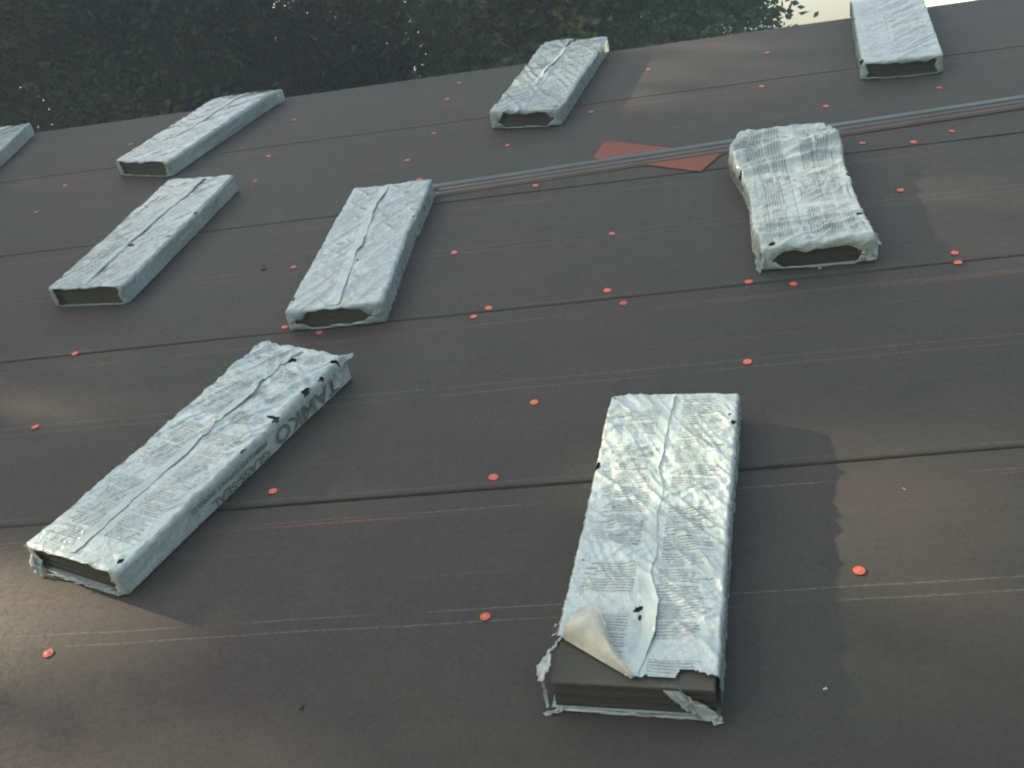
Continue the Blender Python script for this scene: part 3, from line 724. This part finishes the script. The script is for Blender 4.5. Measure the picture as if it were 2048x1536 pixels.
# ------------------------------------------------------------------ red sheet under the strips
q4 = [(-.311, 4.356), (.125, 4.082), (.215, 4.231), (-.225, 4.520), (-.272, 4.524)]
def pin(p, poly):
    x, y = p; r_ = False
    for i in range(len(poly)):
        (x1, y1), (x2, y2) = poly[i], poly[i - 1]
        if (y1 > y) != (y2 > y) and x < (x2 - x1) * (y - y1) / (y2 - y1) + x1: r_ = not r_
    return r_
A = Vector((-.30, 4.44)); U_ = Vector((.436, -.274)).normalized(); N_ = Vector((-U_.y, U_.x))
V = []; F = []; nu, nw = 46, 16
for i in range(nu):
    f = i / (nu - 1)
    lo = Vector(q4[0]).lerp(Vector(q4[1]), f); hi = Vector(q4[4]).lerp(Vector(q4[3]), f / .1) if f < .1 else Vector(q4[3]).lerp(Vector(q4[2]), (f - .1) / .9)
    for j in range(nw):
        w_ = j / (nw - 1); p = lo.lerp(hi, w_)
        z = .0060 + .0012 * float(noise(p.x * 9, p.y * 9, 71)) + .002 * abs(w_ - .5) * float(noise(f * 5, w_ * 2, 3))
        if p.y > 4.09: z += .0012
        z = min(z, .0098)
        V.append((p.x, p.y, z))
b0 = len(V); V += [(x, y, z - .0006) for x, y, z in V]
G = np.arange(nu * nw).reshape(nu, nw)
F = np.stack([G[:-1, :-1], G[1:, :-1], G[1:, 1:], G[:-1, 1:]], -1).reshape(-1, 4).tolist()
ring = list(G[:, 0]) + list(G[-1, 1:]) + list(G[-2::-1, -1]) + list(G[0, -2:0:-1])
for i in range(len(ring)):
    a_, b_ = int(ring[i]), int(ring[(i + 1) % len(ring)]); F.append((a_, a_ + b0, b_ + b0, b_))
o = mesh_obj('red_sheet', V, F, ORANGE, smooth=True); o.matrix_world = ROOF
tag(o, 'flat brick red sheet tucked under the long metal strips', 'sheet')

# ------------------------------------------------------------------ orange cap nails
caps = [(-2.105,2.707,'orange cap nail alone at the left edge above the long lettered bundle'),
(-2.166,3.159,'orange cap nail on the felt lap at far left, below the bundle with a hole'),
(-1.59,1.711,'orange cap nail below the near end of the long lettered bundle'),
(-1.168,2.271,'orange cap nail just right of the long lettered bundle, above its open lap'),
(-.509,1.747,'orange cap nail left of the bared near end of the torn bundle'),
(-.539,2.255,'orange cap nail just above the raised felt lap, left of the torn bundle'),
(-.45,2.59,'orange cap nail up and left from the far corner of the torn bundle'),
(.334,1.82,'large bright orange cap nail alone in the lower right'),
(.173,2.698,'orange cap nail straight above the torn bundle'),
(.359,3.123,'right one of two cap nails just below the crumpled bundle'),
(.222,3.166,'left one of two cap nails just below the crumpled bundle'),
(-.188,3.114,'lower right nail of the pair on the middle lap, left of the crumpled bundle'),
(-.241,3.209,'upper left nail of the pair on the middle lap, left of the crumpled bundle'),
(-.645,3.175,'upper nail of the pair on the lap, right of the wavy seamed bundle'),
(-.692,3.128,'lower nail of the pair on the lap, right of the wavy seamed bundle'),
(-1.236,3.128,'flat lying cap nail right under the open end of the wavy seamed bundle'),
(-1.378,3.190,'cap nail half hidden at the near left corner of the wavy seamed bundle'),
(-1.466,3.655,'cap nail against the left side of the wavy seamed bundle'),
(-.822,3.622,'cap nail right of the wavy seamed bundle, halfway up its length'),
(-.228,3.63,'cap nail in open felt midway between the seamed and the crumpled bundles'),
(-.546,4.150,'cap nail just below the metal strips, left of the red sheet'),
(.875,3.213,'upper nail of the close pair near the right edge'),
(.869,3.15,'lower nail of the close pair near the right edge'),
(.81,3.714,'cap nail right of the crumpled bundle at the edge of its shadow'),
(.759,4.172,'round looking cap nail right of the far end of the crumpled bundle'),
(.942,4.122,'dull small cap nail between two brighter ones, under the metal strips at right'),
(1.097,4.182,'cap nail at far right just below the metal strips'),
(1.16,4.655,'cap nail just below the bundle in the top right corner'),
(.686,4.611,'cap nail above the metal strips, above the crumpled bundle'),
(.453,4.956,'cap nail in open felt left of the top right bundle'),
(.528,5.411,'cap nail near the ridge, left of the top right bundle'),
(-.055,5.409,'cap nail near the ridge, right of the creased top middle bundle'),
(-.334,4.92,'cap nail beside the near right corner of the creased top middle bundle'),
(-1.049,5.61,'highest cap nail, close to the ridge left of the creased bundle'),
(-1.084,5.381,'cap nail just below the highest one, left of the creased bundle'),
(-1.087,4.911,'cap nail left of the open end of the creased top middle bundle'),
(-.706,4.636,'cap nail just below the open end of the creased top middle bundle'),
(-1.168,4.61,'cap nail straight above the wavy seamed bundle'),
(-1.912,5.382,'cap nail right of the ridge bundle second from the left'),
(-1.917,4.902,'upper nail of two between the ridge bundle and the wavy seamed bundle'),
(-1.899,4.599,'lower nail of two, above the wavy seamed bundle and right of the bluish one'),
(-2.823,5.349,'cap nail left of the ridge bundle second from the left'),
(-2.985,4.866,'cap nail in open felt at left, above the bluish bundle'),
(-2.993,4.562,'cap nail near the left edge, left of the bluish bundle'),
(-2.478,4.05,'cap nail touching the left side of the bluish bundle'),
(.080,2.196,'cap nail on the lap against the right side of the torn bundle'),
(-3.566,5.318,'cap nail at the extreme left edge under the cut off bundle'),
(-1.072,4.365,'cap nail at the far end of the wavy seamed bundle')]
def disc(n, prof):
    V = []; F = []; m_ = len(prof)
    for i in range(n):
        a_ = 2 * math.pi * i / n
        for r_, z_ in prof: V.append((r_ * math.cos(a_), r_ * math.sin(a_), z_))
    for i in range(n):
        for j in range(m_ - 1):
            a_ = i * m_ + j; b_ = ((i + 1) % n) * m_ + j; F.append((a_, b_, b_ + 1, a_ + 1))
    F.append(tuple(i * m_ + m_ - 1 for i in range(n))); F.append(tuple(i * m_ for i in range(n - 1, -1, -1)))
    return V, F
cr_ = .0125
V, F = disc(28, [(cr_ * .96, 0), (cr_, .0007), (cr_ * .96, .0016), (cr_ * .84, .0013), (cr_ * .5, .0017), (.0048, .0024), (.0040, .0018)])
c0 = empty('cap_nail', Matrix()); pc_ = mesh_obj('plastic_cap', V, F, CAP, c0)
V, F = disc(14, [(.0026, .0015), (.0028, .0021), (.0018, .0028)]); ph_ = mesh_obj('nail_head', V, F, NAIL, c0)
for i, (x, y, lb) in enumerate(caps):
    k = max(j for j, l in enumerate(laps) if l < y)
    z = .0040 - .0010 * (y - laps[k]) + float(ground_wave(x, y)) + .0014
    if 2.15 < y < 2.23 : z += .001
    if i == 0: r_, a_, b_ = c0, pc_, ph_
    else:
        r_ = c0.copy(); col.objects.link(r_); a_ = pc_.copy(); b_ = ph_.copy()
        col.objects.link(a_); col.objects.link(b_); a_.parent = r_; b_.parent = r_
    tx, ty = random.uniform(-.06, .06), random.uniform(-.04, .10)
    sc = random.uniform(.95, 1.08)
    r_.matrix_world = ROOF @ Matrix.Translation((x, y, z + .0008)) @ Matrix.Rotation(tx, 4, 'X') @ Matrix.Rotation(ty, 4, 'Y') @ Matrix.Scale(sc, 4)
    tag(r_, lb, 'cap nail', 'orange cap nails holding the felt')

# ------------------------------------------------------------------ small debris
deb = [(-1.592, 3.667, .010, 'dark bark crumb left of the wavy seamed bundle'), (-.894, 1.512, .006, 'tiny dark crumb on the felt near the bottom, left of centre'),
       (-1.60, 3.70, .005, 'smallest dark crumb left of the wavy seamed bundle')]
for i, (x, y, s_, lb) in enumerate(deb):
    bm = bmesh.new(); bmesh.ops.create_icosphere(bm, subdivisions=2, radius=s_)
    for v in bm.verts: v.co = Vector((v.co.x * (1 + .5 * random.random()), v.co.y * .7, v.co.z * .4)) * (.8 + .4 * random.random())
    me = bpy.data.meshes.new('bark_crumb'); bm.to_mesh(me); bm.free(); me.materials.append(BARK)
    o = bpy.data.objects.new('bark_crumb', me); col.objects.link(o); o.matrix_world = ROOF @ Matrix.Translation((x, y, BASE + s_ * .25)) @ Matrix.Rotation(i * 1.3, 4, 'Z')
    tag(o, lb, 'debris')
for i, (x, y, lb) in enumerate([(.211, 1.495, 'pale chip of wrapper on the felt right of the torn bundle'), (-.344, 1.707, 'pale speck of wrapper left of the peeled corner'), (.485, 2.084, 'pale chip of wrapper on the sunlit felt at the right edge')]):
    s_ = .005
    o = mesh_obj('wrapper_chip', [(-s_, -s_ * .4, 0), (s_, -s_ * .3, .001), (s_ * .7, s_ * .5, .003), (-s_ * .6, s_ * .4, .001)], [(0, 1, 2, 3)], SCRAP)
    o.matrix_world = ROOF @ Matrix.Translation((x, y, BASE + .001)) @ Matrix.Rotation(i * 1.1, 4, 'Z'); tag(o, lb, 'debris')

# ------------------------------------------------------------------ trees
def tube(V, F, p0, p1, r0, r1, n=7):
    p0 = Vector(p0); p1 = Vector(p1); d = (p1 - p0).normalized()
    a_ = d.orthogonal().normalized(); b_ = d.cross(a_); b0 = len(V); segs = 5
    bend = Vector((random.uniform(-1, 1), random.uniform(-1, 1), 0)) * (p1 - p0).length * .05
    for k in range(segs + 1):
        f = k / segs; c_ = p0.lerp(p1, f) + bend * math.sin(f * math.pi); r_ = r0 + (r1 - r0) * f
        for i in range(n):
            t_ = 2 * math.pi * i / n; V.append(tuple(c_ + (a_ * math.cos(t_) + b_ * math.sin(t_)) * r_))
    for k in range(segs):
        for i in range(n):
            q = b0 + k * n + i; w_ = b0 + k * n + (i + 1) % n; F.append((q, w_, w_ + n, q + n))

def leaf_quads(C_, size, g_, cull=None):
    """C_: (n,3) leaf centres -> bent pointed leaves made of two quads"""
    n = len(C_)
    d = g_.normal(size=(n, 3)); d[:, 2] = d[:, 2] * .6 - .25; d /= np.linalg.norm(d, axis=1)[:, None]
    u = np.cross(d, g_.normal(size=(n, 3))); u /= np.linalg.norm(u, axis=1)[:, None]
    w = np.cross(d, u); s_ = size * g_.uniform(.6, 1.3, n)[:, None]
    P0 = C_ - d * s_ * .5; P3 = C_ + d * s_ * .5; mid = C_ + w * s_ * .08
    A_ = mid + u * s_ * .27 - w * s_ * .14; B_ = mid - u * s_ * .27 - w * s_ * .14
    V = np.stack([P0, A_, P3, B_, mid], 1).reshape(-1, 3)
    I = np.arange(n)[:, None] * 5
    F = np.concatenate([I + np.array([[0, 1, 2, 4]]), I + np.array([[0, 4, 2, 3]])])
    return V, F

def tree(name, x, y, h, base, rx, nclump, per, size, leaf, label, cat='tree', seed=1, group='trees beyond the ridge', bright=None, cull=None, flat=.5):
    g_ = np.random.default_rng(seed); random.seed(seed)
    root = empty(name, Matrix.Translation((x, y, 0))); tag(root, label, cat, group)
    V = []; F = []
    top = Vector((g_.uniform(-.4, .4), g_.uniform(-.4, .4), h * .93)); r0 = .022 * h
    tube(V, F, (0, 0, -.2), top, r0, r0 * .15, 10)
    cl = []
    hz = (h - base) / 2; cz = base + hz
    while len(cl) < nclump:
        p = g_.uniform(-1, 1, 3); r_ = np.linalg.norm(p)
        if r_ > 1 or r_ < .25: continue
        if g_.random() > .35 + .65 * r_: continue
        lum = 1 + .18 * math.sin(p[0] * 5 + seed) * math.sin(p[1] * 4 + p[2] * 5)
        cl.append((p[0] * rx * lum, p[1] * rx * lum, cz + p[2] * hz * lum))
    cl = np.array(cl)
    for k in range(min(26, nclump // 4)):
        q = cl[g_.integers(len(cl))]; zz = max(base * .6, q[2] - abs(q[0]) * .6 - .5); zz = min(zz, h * .85)
        f = zz / (h * .93); tube(V, F, (top.x * f, top.y * f, zz), tuple(q * np.array([.85, .85, 1.0])), r0 * .22 * (1 - f * .6), r0 * .04, 5)
    mesh_obj('trunk', V, F, BARK, root, smooth=True)
    rad = g_.uniform(.28, .62, len(cl)) * (rx / 2.4) ** .5
    idx = np.repeat(np.arange(len(cl)), per)
    off = g_.normal(size=(len(idx), 3)) * rad[idx][:, None] * np.array([.62, .62, flat])
    C_ = cl[idx] + off
    if cull is not None: C_ = C_[cull(C_ + np.array([x, y, 0]), g_)]
    V, F = leaf_quads(C_, size, g_)
    mesh_obj('crown', V, F, leaf, root)
    return root

# wood behind the house: (x, y, height, crown base, crown radius)
G1 = 'trees beyond the ridge'
tree('broadleaf_tree', -8.9, 13.2, 11.5, 2.2, 3.0, 290, 255, .105, LEAF[1], 'dark olive tree at the far left behind the ridge', seed=2)
tree('broadleaf_tree', -6.1, 12.4, 10.5, 2.0, 2.6, 260, 255, .105, LEAF[0], 'dark tree left of the ridge bundle second from the left', seed=3)
tree('broadleaf_tree', -3.4, 12.6, 12.0, 2.2, 2.5, 135, 221, .105, LEAF[1], 'thin olive tree with bright sky showing through, behind the upper left', seed=5)
tree('broadleaf_tree', -1.25, 13.4, 12.5, 2.4, 2.4, 340, 238, .105, LEAF[2], 'green tree standing right behind the creased top middle bundle', seed=8)
tree('broadleaf_tree', -10.8, 18.5, 14, 2.0, 3.6, 330, 195, .15, LEAF[0], 'tall tree in the second row at the far left', seed=12)
tree('broadleaf_tree', -6.9, 19.0, 15, 2.0, 3.2, 330, 195, .15, LEAF[0], 'tall tree in the second row behind the left bundles', seed=13)
tree('broadleaf_tree', -.95, 18.6, 15, 2.0, 2.75, 520, 195, .15, LEAF[2], 'tall green tree nearest the open sky, second row', seed=14)
tree('leafy_shrub', .25, 9.8, 6.25, .6, 1.15, 60, 90, .085, LEAF[2], 'leafy shrub tip showing over the ridge beside the open sky', 'shrub', seed=21, group=None)
tree('leafy_shrub', -.75, 10.2, 6.45, .8, 1.1, 60, 90, .09, LEAF[3], 'shrub tip with sunlight painted yellow green into its leaves, behind the ridge right of the creased bundle', 'shrub', seed=22, group=None)
tree('leafy_shrub', -5.3, 9.8, 6.15, .8, 1.0, 50, 80, .085, LEAF[3], 'shrub tip with sunlight painted yellow into its leaves, behind the ridge left of the second ridge bundle', 'shrub', seed=23, group=None)
tree('leafy_shrub', 1.25, 11.5, 6.2, .8, .8, 34, 60, .08, LEAF[3], 'sparse shrub tips with sunlight painted yellow into the leaves, against the open sky at the ridge', 'shrub', seed=24, group=None)

# wood to the left: its crowns throw the dappled shade; leaves are cut away toward the sun to shape the lit patches
lit = [(.97, [(-.02, 2.27), (.33, 2.21), (.30, 1.92), (.17, 1.98), (-.05, 2.02)]),
 (.85, [(.32, 2.35), (.95, 2.39), (.62, 1.43), (.26, 1.47), (.20, 1.80)]),
 (.7, [(.5, 3.82), (.85, 3.71), (.82, 3.17), (.56, 3.35)]),
 (.7, [(.86, 3.94), (1.35, 3.93), (1.01, 2.85), (.86, 3.18)]),
 (.65, [(-.14, 5.91), (.63, 5.76), (.52, 4.83), (.28, 4.86), (-.01, 4.42), (-.22, 4.49), (-.17, 5.17)]),
 (.6, [(-1.14, 5.52), (-.83, 5.58), (-.82, 5.01), (-1.14, 5.15)]),
 (.85, [(-.41, 5.57), (-.09, 5.51), (-.18, 4.94), (-.55, 5.09)]),
 (.6, [(-2.44, 3.11), (-1.81, 3.13), (-1.53, 2.95), (-1.77, 2.65), (-2.11, 2.47)]),
 (.95, [(-2.1, 2.11), (-1.70, 1.97), (-1.38, 1.80), (-1.5, 1.70), (-1.9, 1.72)]),
 (.75, [(-1.72, 1.50), (-.9, 1.50), (-.45, 1.43), (-.43, 1.20), (-1.7, 1.20)]),
 (.55, [(-1.16, 2.33), (-.53, 2.31), (-.37, 2.03), (-.9, 2.05)]),
 (.6, [(-1.14, 2.71), (-.92, 2.62), (-1.14, 2.3), (-1.34, 2.37)])]
def inpoly(px_, py_, poly):
    r_ = np.zeros(px_.shape, bool)
    for i in range(len(poly)):
        (x1, y1), (x2, y2) = poly[i], poly[i - 1]
        cnd = ((y1 > py_) != (y2 > py_)) & (px_ < (x2 - x1) * (py_ - y1) / (y2 - y1 + 1e-12) + x1); r_ ^= cnd
    return r_
iR = np.array(inv.to_3x3()); iT = np.array(inv.translation); sR = np.array((inv.to_3x3() @ SUN)[:])
def open_cull(Pw, g_):
    q = Pw @ iR.T + iT
    t_ = q[:, 2] / sR[2]; x = q[:, 0] - sR[0] * t_; y = q[:, 1] - sR[1] * t_
    x = x + g_.normal(size=len(x)) * .025; y = y + g_.normal(size=len(x)) * .025
    drop = np.zeros(len(x), bool)
    for n_, (pr, poly) in enumerate(lit):
        hit = np.zeros(len(x), bool)
        for dx in ((-.19, -.09, 0, .09, .17) if n_ in (0, 8, 9) else (-.15, -.05, .05, .15) if n_ == 1 else (-.12, 0, .12)):
            for dy in (-.04, .04): hit |= inpoly(x + dx, y + dy, poly)
        drop |= hit & (g_.random(len(x)) < (1.0 if n_ == 0 else pr + .05))
    return ~drop
def shade_tree(dist, off, h, base, rx, n, per, seed, label, leaf):
    p = ROOF @ Vector((-.8, 3.4, 0)); q = p + SUN * dist
    side = Vector((-SUN.y, SUN.x, 0)).normalized()
    q = q + side * off
    tree('broadleaf_tree', q.x, q.y, h, base, rx, n, per, .17, leaf, label, seed=seed, group='trees left of the house', cull=open_cull)
shade_tree(12.5, 0, 15, 3.5, 3.2, 330, 170, 71, 'large tree left of the house, between the sun and the roof', LEAF[0])
shade_tree(13.5, 4.2, 15, 3.0, 3.2, 230, 110, 72, 'large tree left of the house, toward the street side', LEAF[2])
shade_tree(13.5, -4.2, 16, 3.0, 3.4, 240, 110, 73, 'large tree left of the house, toward the wood', LEAF[1])
shade_tree(17.5, -1.0, 18, 5.0, 4.0, 260, 130, 74, 'tallest tree left of the house, behind the others', LEAF[0])
for i, (x, y) in enumerate([(-17, 11), (-15.5, 17), (-20, 15)]):  # unseen trees added to shade the ones behind the ridge
    tree('broadleaf_tree', x, y, 15 + i, 2.0, 3.8, 150, 90, .24, LEAF[0], ['unseen added tree left of the wood, nearest the roof', 'unseen added tree left of the wood, in the corner', 'unseen added tree left of the wood, farthest out'][i], seed=80 + i, group='trees left of the house', cull=open_cull)

# unseen trees added right and behind to darken the bundle sides facing them: copies of the grown trees
src = [o for o in bpy.data.objects if o.name.startswith('broadleaf_tree') and o.get('group') in ('trees beyond the ridge',)]
spots = [(13, -7, 'nearest the downhill corner on the right'), (14.5, -1, 'second from the downhill corner on the right'), (13.5, 5, 'in the middle of the right hand row'), (16, 11, 'farthest uphill in the right hand row'),
         (9, -12, 'behind the house toward the right'), (3, -13.5, 'straight behind the photographer'), (-4, -13, 'behind the photographer to the left'), (-11, -11, 'behind the house at the left corner')]
for i, (x, y, lb) in enumerate(spots):
    o = src[(i * 2 + 1) % len(src)]
    c_ = o.copy(); col.objects.link(c_); c_.matrix_world = Matrix.Translation((x, y, 0)) @ Matrix.Rotation(i * 1.1, 4, 'Z')
    for ch in o.children:
        d_ = ch.copy(); col.objects.link(d_); d_.parent = c_
    tag(c_, 'tree ' + lb + ', added outside the picture to dim side light', 'tree', 'trees right of and behind the house')

# ------------------------------------------------------------------ neighbour's house behind on the right
nh = empty('neighbour_house', Matrix.Translation((8.1, 24, 0)) @ Matrix.Rotation(R(-65), 4, 'Z')); tag(nh, 'pale green sided house beyond the ridge at the top right corner', 'house')
hw_, hd_, hh_ = 4.6, 3.5, 7.6
bl = []
k = 0; z = 0
while z < hh_ - .01:
    bl.append((-hw_, hw_, -.006 * (k % 2) - .012, .02, z, z + .145)); bl.append((-hw_, hw_, .0, .03, z + .145, z + .16)); z += .16; k += 1
V, F = boxes(bl + [(-hw_, hw_, .035, hd_ * 2, 0, hh_)])
mesh_obj('siding_wall', V, F, SIDING, nh)
V = [(-hw_ - .4, -.5, hh_ - .05), (hw_ + .4, -.5, hh_ - .05), (hw_ + .4, hd_, hh_ + 2.2), (-hw_ - .4, hd_, hh_ + 2.2), (hw_ + .4, hd_ * 2 + .5, hh_ - .05), (-hw_ - .4, hd_ * 2 + .5, hh_ - .05)]
V += [(x, y, z + .15) for x, y, z in V]
mesh_obj('roof', V, [(0, 3, 2, 1), (3, 5, 4, 2), (6, 7, 8, 9), (9, 8, 10, 11), (0, 1, 7, 6), (4, 5, 11, 10), (1, 2, 8, 7), (2, 4, 10, 8), (3, 0, 6, 9), (5, 3, 9, 11)], ROOFM, nh)
for x in (-2.2, 2.0):
    V, F = boxes([(x - .6, x + .6, -.05, -.02, 2.9, 2.98), (x - .6, x + .6, -.05, -.02, 4.22, 4.3), (x - .6, x - .52, -.05, -.02, 2.98, 4.22), (x + .52, x + .6, -.05, -.02, 2.98, 4.22)])
    wf = mesh_obj('window', V, F, PAINT, nh)
    V, F = boxes([(x - .52, x + .52, -.035, -.022, 2.98, 4.22)]); mesh_obj('pane', V, F, GLASSM, wf)

# ------------------------------------------------------------------ added veil volume, misty air standing in for lens flare
V, F = boxes([(-42, 42, -32, 44, -1, 24)])
hz_m = bpy.data.materials.new('flare_veil_air'); hz_m.use_nodes = True; hn = hz_m.node_tree; hn.nodes.clear()
pv = hn.nodes.new('ShaderNodeVolumePrincipled'); pv.inputs['Color'].default_value = (.84, .93, .86, 1); pv.inputs['Density'].default_value = .018; pv.inputs['Anisotropy'].default_value = .3
ho = hn.nodes.new('ShaderNodeOutputMaterial'); hn.links.new(pv.outputs[0], ho.inputs['Volume'])
tag(mesh_obj('flare_veil', V, F, hz_m), kind='stuff')
